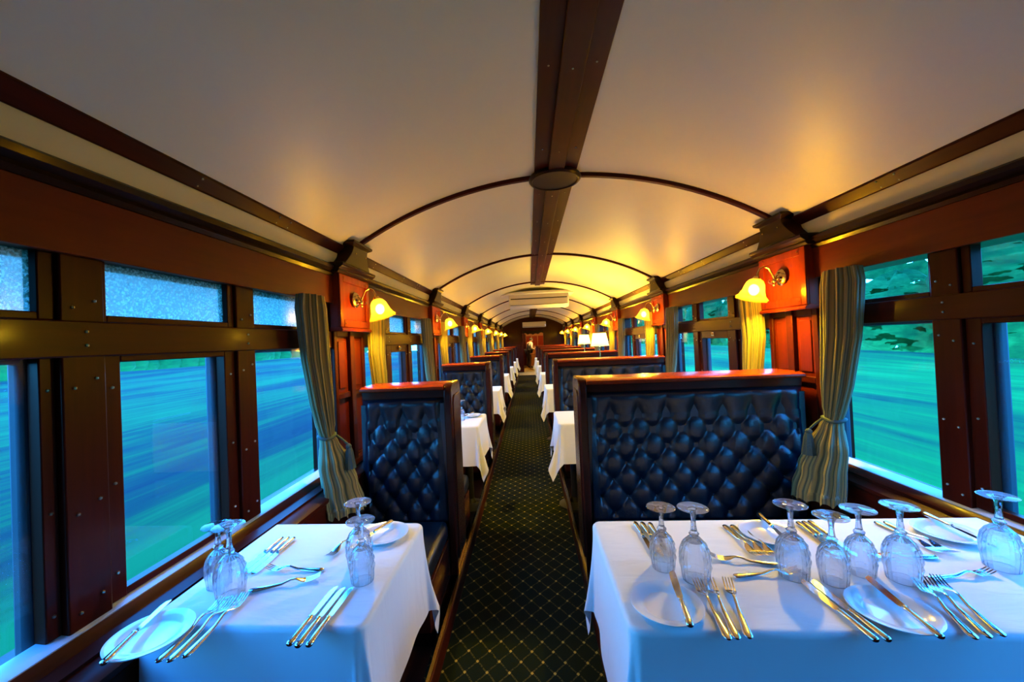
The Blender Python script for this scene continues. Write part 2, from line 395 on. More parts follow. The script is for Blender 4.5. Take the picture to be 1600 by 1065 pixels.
# end wall with the doorway, rear wall
def arch_wall(name, y0, y1, door, label):
    g = G()
    if door:
        x0, x1, zt = door
        left = [x for x in arcx if x < x0]; mid = [x for x in arcx if x0 <= x <= x1]; right = [x for x in arcx if x > x1]
        g.prism([(left[0], 0), (x0, 0), (x0, arc_z(x0))] + [(x, arc_z(x)) for x in reversed(left)], 'y', y0, y1)
        g.prism([(x1, 0), (right[-1], 0)] + [(x, arc_z(x)) for x in reversed(right)] + [(x1, arc_z(x1))], 'y', y0, y1)
        g.prism([(x0, zt), (x1, zt), (x1, arc_z(x1))] + [(x, arc_z(x)) for x in reversed(mid)] + [(x0, arc_z(x0))], 'y', y0, y1)
    else:
        g.prism([(arcx[0], 0), (arcx[-1], 0)] + [(x, arc_z(x)) for x in reversed(arcx)], 'y', y0, y1)
    struct(g.build(name, MAHOGV), label)
arch_wall('wall_back', Y1, Y1 + .08, (-.25, .65, 1.78), 'dark mahogany end wall with the open bar doorway')
arch_wall('wall_front', Y0 - .1, Y0, None, 'mahogany wall behind the viewer')

# door surround
g = G().box(-.30, -.25, Y1 - .03, Y1 + .09, 0, 1.83).box(.65, .70, Y1 - .03, Y1 + .09, 0, 1.83).box(-.25, .65, Y1 - .03, Y1 + .09, 1.78, 1.83)
dr = struct(g.build('door_1', MAHOGV, bevel=.006), 'mahogany door surround of the bar doorway', 'door')
pr = [(-.25, 1.78), (.65, 1.78)] + [(.65 - .9 * i / 24, 1.66 + .05 * abs(math.sin(PI * i / 6)) - .05 * math.sin(PI * i / 24)) for i in range(25)]
G().prism(pr, 'y', Y1 + .02, Y1 + .045).build('pelmet', DARKW, dr)

# ceiling ribs, beam, boss
n_t = 7
for p in range(2, 9):
    pr = [(x, arc_z(x) + .004) for x in arcx] + [(x, arc_z(x) - .022) for x in reversed(arcx)]
    struct(G().prism(pr, 'y', PC(p) - .018, PC(p) + .018).build('trim_%d' % n_t, MAHOGX, bevel=.006),
           'thin dark rib arching across the ceiling, %s from the viewer' % ORD[p - 2], 'rib')
    n_t += 1
zb = APEX + .002
def beam(y0, y1, label, seed):
    global n_t
    g = G().box(XC - .122, XC + .122, y0, y1, zb - .018, zb + .01)
    b = struct(g.build('trim_%d' % n_t, MAHOG, bevel=.003), label, 'beam'); n_t += 1
    G().box(XC - .045, XC + .045, y0, y1, zb - .036, zb - .016).build('centre_plank', MAHOG, b, bevel=.004)
    s = G(); y = y0 + .31
    while y < y1:
        for x in (-.085, .0, .085): s.ball((XC + x, y + .02 * x, zb - .018 - (.018 if x == 0 else 0)), .0045, n=6)
        y += .62
    s.build('screws', SCREW, b)
beam(Y0, 7.0, 'broad three plank mahogany beam along the near ceiling', 1)
beam(12.2, Y1, 'short mahogany ceiling beam beyond the air conditioner', 2)
g = G().lathe([(.150, 0), (.155, -.008), (.155, -.020), (.145, -.030), (.138, -.030), (.132, -.024), (.02, -.022), (.001, -.022)], 40)
bo = tag(g.build('ceiling_boss', DARKW, loc=(XC, PC(2), zb - .018)), 'round dark wooden boss where the nearest rib crosses the ceiling beam', 'boss')

# ------------------------------------------------------------------ windows, one unit per bay and side
POSTS = {1: (.713, 1.29), -1: (.700, 1.352)}
def make_window(s, idx, y_lo=.206, y_hi=BAY - .206, bolt=True):
    X = XL if s > 0 else XR
    side = 'left' if s > 0 else 'right'
    d = lambda a: s * a
    r = thing('window_%d' % idx, 'x', 'window', (X, 0, 0), 0, None, 'structure')
    r.name = 'window_%d' % idx
    post = [(c - .05, c + .05) for c in POSTS[s] if c + .05 < y_hi]
    spans = []; y = y_lo
    for a, b in post: spans.append((y, a)); y = b
    spans.append((y, y_hi))
    for k, (a, b) in enumerate(post):
        o = G().box(d(-.05), d(0), a, b, .70, 1.70).build('post', MAHOGV, r, bevel=.004)
        q = G()
        for z in (.78, 1.02, 1.33, 1.53):
            for e in (.025, .075): q.ball((d(.002), a + e, z + (.02 if e > .05 else 0)), .0045, n=6)
        q.build('screws', SCREW, o)
    o = G().box(d(-.055), d(.006), y_lo, y_hi, 1.406, 1.497).build('rail', MAHOG, r, bevel=.004)
    q = G()
    for a, b in post:
        for z in (1.435, 1.47): q.ball((d(.008), (a + b) / 2, z), .0045, n=6)
    q.build('screws', SCREW, o)
    G().prism([(d(-.045), .748), (d(.000), .742), (d(.010), .738), (d(.010), .730), (d(-.05), .728)], 'y', y_lo, y_hi).build('sill_strip', SILLM, r)
    for k, (a, b) in enumerate(spans):
        mid = (k == 1 and len(spans) > 1)
        if mid:
            f = G().box(d(-.05), d(-.014), a, a + .05, .745, 1.41).box(d(-.05), d(-.014), b - .05, b, .745, 1.41)
            f.box(d(-.05), d(-.014), a + .05, b - .05, 1.345 if bolt else 1.388, 1.41).box(d(-.045), d(-.016), a + .05, b - .05, .745, .765)
            f = f.build('sash_frame', MAHOGV, r, bevel=.003)
            q = G()
            for z in (.82, 1.06, 1.32):
                for y in (a + .025, b - .025): q.ball((d(-.012), y, z), .0045, n=6)
            q.build('screws', SCREW, f)
            if bolt:
              l = G().box(d(-.016), d(-.004), (a + b) / 2 - .025, (a + b) / 2 + .025, 1.365, 1.395).ball((d(.0), (a + b) / 2, 1.38), .009)
              l.build('latch', BRASS, f)
            a2, b2 = a + .05, b - .05
        else:
            a2, b2 = a, b - .032
            f = G().box(d(-.05), d(-.018), b2, b, .745, 1.41)
            f = f.build('side_bead', MAHOGV, r, bevel=.003)
            q = G()
            for z in (.80, 1.04, 1.33): q.ball((d(-.017), b - .016, z), .0045, n=6)
            q.build('screws', SCREW, f)
        G().box(d(-.040), d(-.036), a2 - .004, b2 + .004, .74, 1.41).build('lower_pane', PANE, r)
        # outer jambs seen through the glass
        G().box(d(-.085), d(-.052), a - .03, a2 + .014, .70, 1.43).box(d(-.085), d(-.052), b2 - .014, b + .03, .70, 1.43).box(d(-.085), d(-.052), a2, b2, 1.395, 1.43).build('outer_jamb', JAMB, r, bevel=.01)
        e = .035 if k != 1 else .03
        u = G().box(d(-.05), d(-.012), a, a + .016, 1.497, 1.70).box(d(-.05), d(-.012), b - e, b, 1.497, 1.70).box(d(-.05), d(-.012), a + .016, b - e, 1.497, 1.516)
        u.build('vent_frame', MAHOGV, r, bevel=.003)
        G().box(d(-.036), d(-.032), a + .014, b - e + .002, 1.514, 1.70).build('upper_pane', FROST if s > 0 else PANE, r)
    return r
widx = 1
wl = {}
for s in (1, -1):
    side = 'left' if s > 0 else 'right'
    for i in range(1, 9):
        X = XL if s > 0 else XR
        lab = '%s window group from the viewer in the %s wall, three panes below three vents' % (ORD[i - 1], side)
        if i == 1: r = make_window(s, widx, bolt=False); r.location = (X, PC(1), 0); r['label'] = lab
        elif i == 2: r = wl[s] = make_window(s, widx); r.location = (X, PC(2), 0); r['label'] = lab
        elif i == 8: r = make_window(s, widx, .206, Y1 - PC(8) - .1); r.location = (X, PC(8), 0); r['label'] = lab
        else: r = dup(wl[s], (X, PC(i), 0), 0, lab); r.name = 'window_%d' % widx
        widx += 1

# pelmet boards above the windows, one board per bay
for s in (1, -1):
    X = XL if s > 0 else XR; side = 'left' if s > 0 else 'right'
    for i in range(1, 9):
        y0 = PC(i) + .207; y1 = PC(i + 1) - .207 if i < 8 else Y1 - .01
        struct(G().box(X + s * .003, X + s * .022, y0, y1, 1.657, 1.812).build('trim_%d' % n_t, VALW, bevel=.002),
               'plain red brown pelmet board over the %s, %s' % (ORD[i - 1] + ' window group', side), 'pelmet')
        n_t += 1

# ------------------------------------------------------------------ pilasters with the lamp panels and corbels
def make_pilaster(s):
    d = lambda a: s * a
    r = thing('trim_0', 'x', 'pilaster', (0, 0, 0), 0, None, 'structure')
    hw = .206
    # lower part: two narrow panels with a middle post
    g = G().box(d(0), d(.020), -hw, -hw + .035, .70, 1.50).box(d(0), d(.020), hw - .035, hw, .70, 1.50).box(d(0), d(.032), -.028, .028, .70, 1.50)
    g.box(d(0), d(.020), -hw + .035, hw - .035, 1.10, 1.135).box(d(0), d(.020), -hw + .035, hw - .035, 1.465, 1.50).box(d(0), d(.020), -hw + .035, hw - .035, .70, .74)
    g.build('stile_frame', MAHOGV, r, bevel=.004)
    for y in (-.098, .098):
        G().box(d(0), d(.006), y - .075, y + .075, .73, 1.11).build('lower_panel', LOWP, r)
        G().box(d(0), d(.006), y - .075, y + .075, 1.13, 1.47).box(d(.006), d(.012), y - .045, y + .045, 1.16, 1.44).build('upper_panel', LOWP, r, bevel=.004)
    # lamp box
    b = G().box(d(0), d(.052), -hw, hw, 1.500, 1.850)
    b.box(d(.05), d(.064), -hw, -hw + .045, 1.52, 1.83).box(d(.05), d(.064), hw - .045, hw, 1.52, 1.83)
    b.box(d(.05), d(.064), -hw + .045, hw - .045, 1.52, 1.565).box(d(.05), d(.064), -hw + .045, hw - .045, 1.785, 1.83)
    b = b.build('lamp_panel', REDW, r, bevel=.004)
    q = G()
    for y in (-.15, .15):
        for z in (1.543, 1.807): q.ball((d(.066), y, z), .0045, n=6)
    q.build('screws', BRASS, b)
    m = [(0, 1.496), (.072, 1.496), (.076, 1.506), (.066, 1.518), (.05, 1.522), (0, 1.522)]
    G().prism([(d(a), z) for a, z in m], 'y', -hw - .002, hw + .002).build('base_moulding', REDW, r, bevel=.002)
    m = [(0, 1.83), (.066, 1.83), (.078, 1.842), (.076, 1.852), (.098, 1.866), (.104, 1.880), (.098, 1.888), (0, 1.888)]
    G().prism([(d(a), z) for a, z in m], 'y', -hw - .03, hw + .03).build('cap_moulding', DARKW, r, bevel=.002)
    # corbel with concave cheeks
    zz = [1.886 + (2.035 - 1.886) * i / 10 for i in range(11)]
    rings = []
    for i, z in enumerate(zz):
        t = i / 10; h = .185 - .085 * math.sin(min(1, t * 1.25) * PI / 2) + (.035 if t > .85 else 0); e = .085 + .03 * t + (.015 if t > .85 else 0)
        rings.append([(d(-.01), -h, z), (d(e), -h, z), (d(e), h, z), (d(-.01), h, z)])
    c = G().loft(rings).build('corbel', DARKW, r, bevel=.003)
    q = G()
    for y in (-.07, .07): q.ball((d(.108), y, 1.965), .006, n=6)
    q.build('screws', BRASS, c)
    return r
pil = {}
for s in (1, -1):
    X = XL if s > 0 else XR; side = 'left' if s > 0 else 'right'
    for p in range(2, 9):
        lab = 'mahogany pilaster with lamp panel and corbel on the %s wall, %s' % (side, nth(p - 2, 7) + ' one in view')
        if p == 2: r = pil[s] = make_pilaster(s); r.location = (X, PC(2), 0); r['label'] = lab
        else: r = dup(pil[s], (X, PC(p), 0), 0, lab)
        r.name = 'trim_%d' % n_t; n_t += 1

# ------------------------------------------------------------------ wall sconces
def make_sconce():
    r = thing('wall_sconce', 'x', 'lamp', group='brass wall sconces between the windows')
    RX = Matrix.Rotation(PI / 2, 4, 'Y')
    g = G().lathe([(.046, 0), (.048, .006), (.040, .014), (.032, .016), (.026, .026), (.012, .032), (.001, .034)], 24, RX)
    g.build('backplate', BRASS, r)
    path = [(.022, 0, -.004), (.04, 0, .0), (.052, 0, .028), (.068, 0, .056), (.092, 0, .068), (.116, 0, .056), (.130, 0, .030), (.134, 0, .004)]
    a = G().tube(path, [.007, .007, .006, .0055, .005, .005, .005, .006], 10).ball((.036, 0, -.018), .016).ball((.040, 0, -.040), .009).ball((.030, .020, -.008), .008).ball((.030, -.020, -.008), .008)
    a.tube([(.03, 0, -.02), (.052, 0, -.034), (.070, 0, -.024), (.066, 0, -.012)], [.005, .004, .0035, .003], 8)
    a.build('arm', BRASS, r)
    T = Matrix.Translation((.134, 0, .004)) @ Matrix.Rotation(-.30, 4, 'Y')
    G().lathe([(.001, .010), (.017, .008), (.022, -.004), (.022, -.016), (.018, -.018)], 16, T).build('socket', BRASS, r)
    out = [(.020, -.006), (.034, -.014), (.046, -.032), (.053, -.058), (.058, -.085), (.068, -.108), (.082, -.124)]
    def fl(th, j, z): return 1 + .055 * math.cos(8 * th) * min(1, max(0, (-z - .05) / .07))
    sh = G().lathe(out, 48, T, fl, False).build('shade', SHADE, r, 179, solid=.002)
    G().ball((0, 0, 0), .027, (1, 1, 1.2), 14).build('bulb', BULB, sh, loc=T @ Vector((0, 0, -.070)))
    return r
def bulb_light(name, loc, watt, rad, parent, col=(1, .63, .02)):
    l = bpy.data.lights.new(name, 'POINT'); l.energy = watt; l.color = col; l.shadow_soft_size = rad
    o = bpy.data.objects.new(name, l); COL.objects.link(o); o.location = loc; o.parent = parent
sc0 = None
for s in (1, -1):
    side = 'left' if s > 0 else 'right'
    for p in range(2, 9):
        loc = ((XL if s > 0 else XR) + s * .064, PC(p) - .01, 1.692); rz = 0 if s > 0 else PI
        lab = 'lit brass sconce with a frilled glass shade, %s on the %s wall' % (nth(p - 2, 7) + ' in view', side)
        if sc0 is None: sc0 = r = make_sconce(); r.location = loc; r.rotation_euler.z = rz; r['label'] = lab
        else: r = dup(sc0, loc, rz, lab)
for r in [o for o in COL.objects if o.name.startswith('wall_sconce') and o.type == 'EMPTY']:
    bulb_light('lamp_light', (.155, 0, -.075), LAMP_W * (1.7 if r.location.x > 0 else .85), .03, r)

# ------------------------------------------------------------------ curtains
def make_curtain(q, far):
    # q = +1: hangs on the viewer's side of a pilaster, the foot pulled towards the pilaster (+y); q = -1: mirrored
    r = thing('tied_curtain', 'x', 'curtain', group='striped curtains tied back beside the windows')
    keys = [(1.665, -.055, .095, .034, .052), (1.60, -.055, .110, .036, .054), (1.35, -.035, .102, .034, .055), (1.12, -.005, .080, .034, .060), (.985, .015, .052, .030, .064), (.955, .02, .044, .028, .066), (.92, .022, .060, .034, .076), (.82, .03, .105, .048, .094), (.70, .045, .130, .056, .116), (.58, .052, .150, .062, .136), (.555, .052, .152, .062, .138)]
    if far:                                 # the drape behind a pilaster hangs straighter, clear of the bench
        keys = [(z, y0_ + (.07 if z > 1.2 else .02 if z > .9 else -.05), min(w_, .125), d_, x_) for z, y0_, w_, d_, x_ in keys]
    def at(z):
        for a, b in zip(keys, keys[1:]):
            if b[0] <= z <= a[0]:
                t = (a[0] - z) / (a[0] - b[0]); t = t * t * (3 - 2 * t) if b[0] < .98 else t
                return [x + (y - x) * t for x, y in zip(a, b)]
        return keys[-1]
    zs = [1.665 - (1.665 - .555) * j / 56 for j in range(57)]
    def fn(u, v):
        z = zs[min(56, int(round(v * 56)))]; _, yc, hw, hd, xd = at(z); th = 2 * PI * u
        k = .30 * math.cos(13 * th + 1.1) + .16 * math.cos(7 * th + 3 * z) + .08 * math.cos(21 * th - 2 * z)
        a = 1 + 1.05 * k * (1 if z > 1.0 else (.55 if z > .9 else .8))
        y = yc + hw * math.cos(th) * (1 + .14 * k); x = xd + hd * math.sin(th) * a
        if z < .60: z = z + .03 * math.cos(th) * -1 + .010 * math.cos(13 * th)
        return (max(x, .012), q * y, z)
    g = G().grid(fn, 156, 56, True)
    g.build('drape', DRAPE, r, 179)
    tb = G().tube([(.064 + .036 * math.sin(2 * PI * i / 16), q * (.02 + .050 * math.cos(2 * PI * i / 16)), .955 + .006 * math.sin(4 * PI * i / 16)) for i in range(17)], .009, 8)
    tb.tube([(.03, q * .065, .955), (.006, q * .12, .985)], .005, 6)
    tb = tb.build('tieback', TASSEL, r)
    t = G().tube([(.100, q * .045, .955), (.130, q * .050, .930), (.156, q * .052, .905)], .006, 8).ball((.160, q * .053, .892), .016, n=10)
    t.lathe([(.012, 0), (.018, -.02), (.024, -.06), (.030, -.105), (.001, -.106)], 18, Matrix.Translation((.163, q * .053, .886)), lambda th, j, z: 1 + .08 * math.cos(9 * th))
    t.build('tassel', TASSEL, tb)
    return r
cur = {}
for s in (1, -1):
    X = XL if s > 0 else XR; side = 'left' if s > 0 else 'right'
    for p in range(2, 9):
        for e in (-1, 1):
            q = -e * s                          # prototype that, turned to this wall, leans towards its pilaster
            loc = (X + s * .014, PC(p) + (-.385 if e < 0 else .33) - (.07 if s > 0 and e < 0 else 0), 0); rz = 0 if s > 0 else PI
            lab = 'striped olive curtain on the %s wall, hanging %s the %s lamp pilaster in view' % (side, 'before' if e < 0 else 'just behind', nth(p - 2, 7))
            if (q, e) not in cur: cur[q, e] = r = make_curtain(q, e > 0); r.location = loc; r.rotation_euler.z = rz; r['label'] = lab
            else: dup(cur[q, e], loc, rz, lab)

# ------------------------------------------------------------------ back-to-back leather benches
def tuft(w, zlo, zhi):
    # buttoned leather: local x across, z up, front towards -y
    cw = .150; ch = .180; ztop = zhi - .125
    n = max(2, round((w - .10) / cw)); cw = (w - .10) / n
    def fn(u, v):
        x = -w / 2 + w * u; z = zlo + (zhi - zlo) * v
        tilt = -.030 * (1 - v)
        ex = min(1, min(u, 1 - u) * w / .05)
        if z < ztop:
            a = x / cw; b = (z - ztop) / ch
            p, q = a + b, a - b
            h0 = (abs(math.sin(PI * p)) * abs(math.sin(PI * q))) ** .30
            nb = math.hypot((a * 2 - round(a * 2)) / 2 * cw, (b * 2 - round(b * 2)) / 2 * ch)
            par = (round(a * 2) + round(b * 2)) % 2
            k = 1 - math.exp(-(nb / .026) ** 1.3) if par == 0 else 1
            h = .034 * (.45 * k + .55 * h0)
            if u * w < .05 or (1 - u) * w < .05: h = .030 * ex + h * ex * .3
        else:
            a = x / cw; t = (z - ztop) / (zhi - ztop)
            c = .45 * (1 - (1 - t) * math.exp(-(abs(a - round(a)) * cw / .026) ** 1.3)) + .55 * abs(math.sin(PI * a)) ** (.60 - .2 * t)
            hb = .034 * c
            roll = .052 * math.sqrt(max(0, 1 - (max(0, t - .62) / .38) ** 2))
            h = hb * (1 - t) + t * (roll * (.9 + .1 * c))
            h = h * ex + .0 * (1 - ex)
        if v < .03: h *= v / .03
        return (x, -.105 + tilt - h, z)
    g = G().grid(fn, int(w / .0085), int((zhi - zlo) / .0085))
    # back and rim
    nb = G().box(-w / 2, w / 2, -.13, -.004, zlo, zhi - .03)
    g.add(nb.v, nb.f)
    # buttons
    for i in range(-n, n + 1):
        for j in range(0, 8):
            a = i / 2; b = -j / 2
            if (i + j) % 2 == 0 and abs(a * cw) < w / 2 - .05 and ztop + b * ch > zlo + .03:
                zz = ztop + b * ch; g.ball((a * cw, -.108 - .030 * (1 - (zz - zlo) / (zhi - zlo)), zz), .007, n=6)
    return g
def make_bench(w, aisle):
    # aisle: +1 the aisle lies at +x of the bench, -1 at -x
    r = thing('dining_bench', 'x', 'bench', group='buttoned leather benches, %s row' % ('left' if aisle > 0 else 'right'))
    xa = aisle * w / 2; ws = w - .045; xm = -aisle * .0225
    tg = tuft(ws, .375, 1.088)
    for k in (0, 1):
        o = tg.build('backrest', LEATH, r, 60) if k == 0 else bo_.copy()
        if k == 0: bo_ = o
        else: COL.objects.link(o)
        o.location = (xm, 0, 0); o.rotation_euler.z = PI * k
    for k in (1, -1):
        g = G(); 
        def fn(u, v):
            return (0, 0, 0)
        y0, y1 = (-.63, -.15) if k < 0 else (.15, .63)
        g.box(xm - ws / 2, xm + ws / 2, y0, y1, .29, .40)
        g.build('seat', SEATL, r, bevel=.03)
        yb = (-.60, -.13) if k < 0 else (.13, .60)
        G().box(xm - ws / 2, xm + ws / 2, yb[0], yb[1], .085, .29).build('seat_base', BENX, r, bevel=.004)
    pr = []
    for y, z in ((-.150, .08), (-.150, .50), (-.140, .80), (-.150, 1.00), (-.153, 1.08), (-.148, 1.125), (-.130, 1.155), (-.10, 1.168)): pr.append((y, z))
    pr = pr + [(-y, z) for y, z in reversed(pr)]
    e = G().prism(pr, 'x', xa - aisle * .045, xa).build('end_panel', BENW, r, bevel=.008)
    pi_ = [(y * .72, .16 + (z - .08) * .86) for y, z in pr]
    G().prism(pi_, 'x', xa - aisle * .002, xa + aisle * .006).build('raised_panel', BENW, e, bevel=.005)
    x0, x1 = sorted((xa - aisle * .045, -xa))
    G().box(x0, x1, -.118, .118, 1.085, 1.135).build('top_rail', BENX, r, bevel=.005)
    c = G().prism([(-.145, 1.134), (.145, 1.134), (.152, 1.142), (.148, 1.155), (.11, 1.163), (-.11, 1.163), (-.148, 1.155), (-.152, 1.142)], 'x', x0, x1)
    c.build('cap_rail', REDW, r, bevel=.003)
    G().box(xm - ws / 2, xm + ws / 2, -.57, .57, .008, .085).build('plinth', DARKW, r)
    return r
BX = {1: (-.995, -.455), -1: (.265, 1.468)}
for s in (1, -1):
    side = 'left' if s > 0 else 'right'; x0, x1 = BX[s]; first = None
    for p in range(2, 9):
        loc = ((x0 + x1) / 2, PC(p), 0)
        lab = 'black buttoned leather bench with mahogany frame, %s in the %s row' % (nth(p - 2, 7), side)
        if first is None: first = r = make_bench(x1 - x0, s); r.location = loc; r['label'] = lab
        else: dup(first, loc, 0, lab)
# floor plinth with brass edging along both sides of the aisle
for s in (1, -1):
    side = 'left' if s > 0 else 'right'
    a, b = (-1.0, -.445) if s > 0 else (.262, 1.46)
    o = struct(G().box(a, b, Y0, 15.6, .0, .006).build('trim_%d' % n_t, DARKW), 'dark floor margin under the %s benches' % side, 'floor margin'); n_t += 1
    e = b if s > 0 else a
    G().box(e - .012, e + .012, Y0, 15.6, .006, .10).build('skirting_board', MAHOG, o, bevel=.003)
    G().box(e - .008, e + .006, Y0, 15.6, .10, .108).build('brass_edging', BRASS, o)

# ------------------------------------------------------------------ tables and cloths
TZ = .740
def make_table(w, d, aisle):
    r = thing('dining_table', 'x', 'table', group='tables under white cloths, %s row' % ('left' if aisle > 0 else 'right'))
    G().box(-w / 2, w / 2, -d / 2, d / 2, TZ - .03, TZ - .004).build('table_top', MAHOGX, r, bevel=.01)
    x = aisle * (w / 2 - .13)
    g = G().tube([(x, 0, .05), (x, 0, TZ - .03)], .035, 14).lathe([(.14, .008), (.14, .02), (.05, .045), (.036, .08)], 20, Matrix.Translation((x, 0, 0)))
    g.build('leg', LINK, r)
    x = -aisle * (w / 2 - .03)
    G().box(x - .015, x + .015, -.14, .14, TZ - .13, TZ - .03).build('wall_bracket', LINK, r)
    return r
def cloth_mesh(w, d, aisle, seed, drop=.305):
    rnd = random.Random(seed)
    ph = [rnd.uniform(0, 6.28) for _ in range(8)]; fl = [rnd.uniform(.15, .30), rnd.uniform(.15, .26)] if abs(seed) > 4 else [.20, .18]
    xw, xa = -w / 2 * 1.0, w / 2           # built with the aisle at +x, mirrored at the end
    y0, y1 = -d / 2, d / 2
    path = []                               # (x, y, nx, ny, drop, tilt)
    def side(ax, ay, bx, by, nx, ny, n):
        for i in range(n):
            t = i / (n - 1); L = math.hypot(bx - ax, by - ay)
            w_ = math.sin(t * L * 13 + ph[0]) * .5 + math.sin(t * L * 27 + ph[1]) * .3 + math.sin(t * L * 6 + ph[2]) * .6
            path.append((ax + (bx - ax) * t, ay + (by - ay) * t, nx, ny, drop, .035 + .035 * w_ * min(1, 6 * t * (1 - t) + .15)))
    def corner(cx_, cy_, a0, sgn):
        for i in range(1, 20):
            f = i / 20; a = a0 + sgn * f * PI / 2; L = drop * min(1 / max(1e-6, math.cos(f * PI / 2)), 1 / max(1e-6, math.sin(f * PI / 2)))
            path.append((cx_ + r_ * math.cos(a), cy_ + r_ * math.sin(a), math.cos(a), math.sin(a), L, .035 + fl[0 if cy_ < 0 else 1] * math.sin(f * PI) ** 2 + .12 * math.sin(f * PI * 3 + .6) * math.sin(f * PI)))
    r_ = .022
    side(xw, y0, xa - r_, y0, 0, -1, 70 if w > .8 else 34)
    corner(xa - r_, y0 + r_, -PI / 2, 1)
    side(xa, y0 + r_, xa, y1 - r_, 1, 0, 34)
    corner(xa - r_, y1 - r_, 0, 1)
    side(xa - r_, y1, xw, y1, 0, 1, 70 if w > .8 else 34)
    rows = []; e = .014
    for k in range(6):                      # rounded edge
        a = k / 5 * PI / 2
        rows.append([(x + nx * (math.sin(a) * e - e * .3), y + ny * (math.sin(a) * e - e * .3), TZ - e * (1 - math.cos(a)) + .002) for x, y, nx, ny, L, ti in path])
    M_ = 14
    for k in range(1, M_ + 1):
        t = k / M_
        rows.append([(x + nx * (e * .7 + math.sin(ti * t ** .6) * L * t), y + ny * (e * .7 + math.sin(ti * t ** .6) * L * t), TZ - e - math.cos(ti) * (L - e) * t) for x, y, nx, ny, L, ti in path])
    n = len(path); g = G()
    vs = [p for r in rows for p in r]
    fs = [(r * n + i, r * n + i + 1, (r + 1) * n + i + 1, (r + 1) * n + i) for r in range(len(rows) - 1) for i in range(n - 1)]
    fs.append(tuple(range(n)))
    if aisle < 0: vs = [(-x, y, z) for x, y, z in vs]
    g.add(vs, fs)
    return g
TB = {1: (-.982, -.425), -1: (.205, 1.462)}
TD = .525
def TY(i): return PC(i) + .205 + .765      # bay i
for s in (1, -1):
    x0, x1 = TB[s]; side = 'left' if s > 0 else 'right'; first = None
    for i in range(1, 8):
        loc = ((x0 + x1) / 2, TY(i), 0)
        lab = 'cloth covered dining table by the %s windows, %s in the %s row' % (side, nth(i - 1, 7), side)
        if first is None: first = r = make_table(x1 - x0, TD, s); r.location = loc; r['label'] = lab
        else: dup(first, loc, 0, lab)
        o = cloth_mesh(x1 - x0, TD, s, i * 3 + s).build('tablecloth', LINEN, loc=loc, smooth=60)
        tag(o, 'white linen cloth over the %s table of the %s row' % (nth(i - 1, 7), side), 'tablecloth', 'white tablecloths, %s row' % side)

# ------------------------------------------------------------------ tableware
TT = TZ + .002
def make_plate():
    r = thing('side_plate', 'x', 'plate', group='white side plates on the cloths')
    g = G().lathe([(.001, .004), (.048, .004), (.056, .006), (.062, .0105), (.082, .0150), (.0835, .0150), (.0835, .0130), (.064, .0075), (.050, .0), (.001, .0)], 64)
    g.build('dish', CERAM, r, 40)
    return r
def make_goblet(h, rb):
    # stands upside down: rim on the cloth, foot in the air
    r = thing('crystal_goblet', 'x', 'glass', group='upturned crystal goblets on the cloths')
    hb = h * .61; n = 36
    zs = [0, .06, .14, .24, .30, .36, .44, .52, .60, .68, .76, .84, .91, .96, 1.0]
    rs = [.90, .93, .97, 1.0, 1.02, 1.03, 1.035, 1.03, 1.01, .97, .89, .76, .58, .40, .26]
    def interp(t):
        for a, b, c, d in zip(zs, zs[1:], rs, rs[1:]):
            if a <= t <= b: return c + (d - c) * (t - a) / (b - a)
        return rs[-1]
    n = 11; rings = []
    ts = [0, .02, .10, .22, .34] + [.34 + .62 * k / 6 for k in range(1, 7)] + [1.0]
    for jj, t in enumerate(ts):
        ring = []
        for k in range(n * 2):
            f = 1.0
            if 4 <= jj <= 10: f = 1.04 if (jj + k) % 2 == 0 else .93
            elif jj == 3: f = 1.0 if k % 2 else .975
            ring.append((rb * interp(t) * f * math.cos(PI * k / n), rb * interp(t) * f * math.sin(PI * k / n), t * hb))
        rings.append(ring)
    inner = []
    for j in range(16, -1, -1):
        t = j / 16 * .93; rr = max(.002, rb * interp(t) * .92 - .0014 - .004 * max(0, t - .5)) if j < 16 else .002
        inner.append([(rr * math.cos(2 * PI * k / (n * 2)), rr * math.sin(2 * PI * k / (n * 2)), t * hb) for k in range(n * 2)])
    full = rings[::-1] + [x for x in reversed(inner)]
    g = G().loft(full, True); g.build('bowl', CRYSTAL, r, 12)
    st = [(.0105, hb - .001), (.0135, hb + .006), (.0085, hb + .013), (.0064, hb + .03), (.0062, h * .84), (.0078, h * .92), (.0118, h - .005)]
    G().lathe(st, 8).build('stem', CRYSTAL, r, 10)
    G().lathe([(.0115, h - .006), (.016, h - .0032), (.024, h - .0020), (.0375, h - .0016), (.0392, h - .0008), (.0392, h + .0002), (.0375, h + .001), (.001, h + .001)], 48).build('foot', CRYSTALF, r, 60)
    return r
def make_knife(L):
    # along +y from handle end to blade tip, centred
    r = thing('table_knife', 'x', 'knife', group='silver table knives on the cloths')
    hh = L * .44; y = -L / 2
    rings = []
    for t, wd, th in ((0, .004, .003), (.02, .0075, .0052), (.08, .0088, .006), (.3, .0078, .0056), (.7, .0062, .0050), (.9, .0056, .0048), (.95, .0072, .0058), (1, .0055, .0040)):
        rings.append([(wd * math.cos(2 * PI * k / 12), y + hh * t, .006 + th * math.sin(2 * PI * k / 12)) for k in range(12)])
    G().loft(rings).build('handle', STEEL, r, 50)
    bl = []
    for t, a, b in ((0, -.004, .0045), (.06, -.0075, .0065), (.3, -.0085, .0075), (.6, -.0085, .0085), (.82, -.0078, .0090), (.93, -.0050, .0086), (.98, -.0005, .0072), (1.0, .004, .0055)):
        yy = y + hh + (L - hh) * t
        bl.append([(a, yy, .0035), (b, yy, .0052), (b, yy, .0066), (a, yy, .0042)])
    G().loft(bl).build('blade', STEEL, r, 30)
    return r
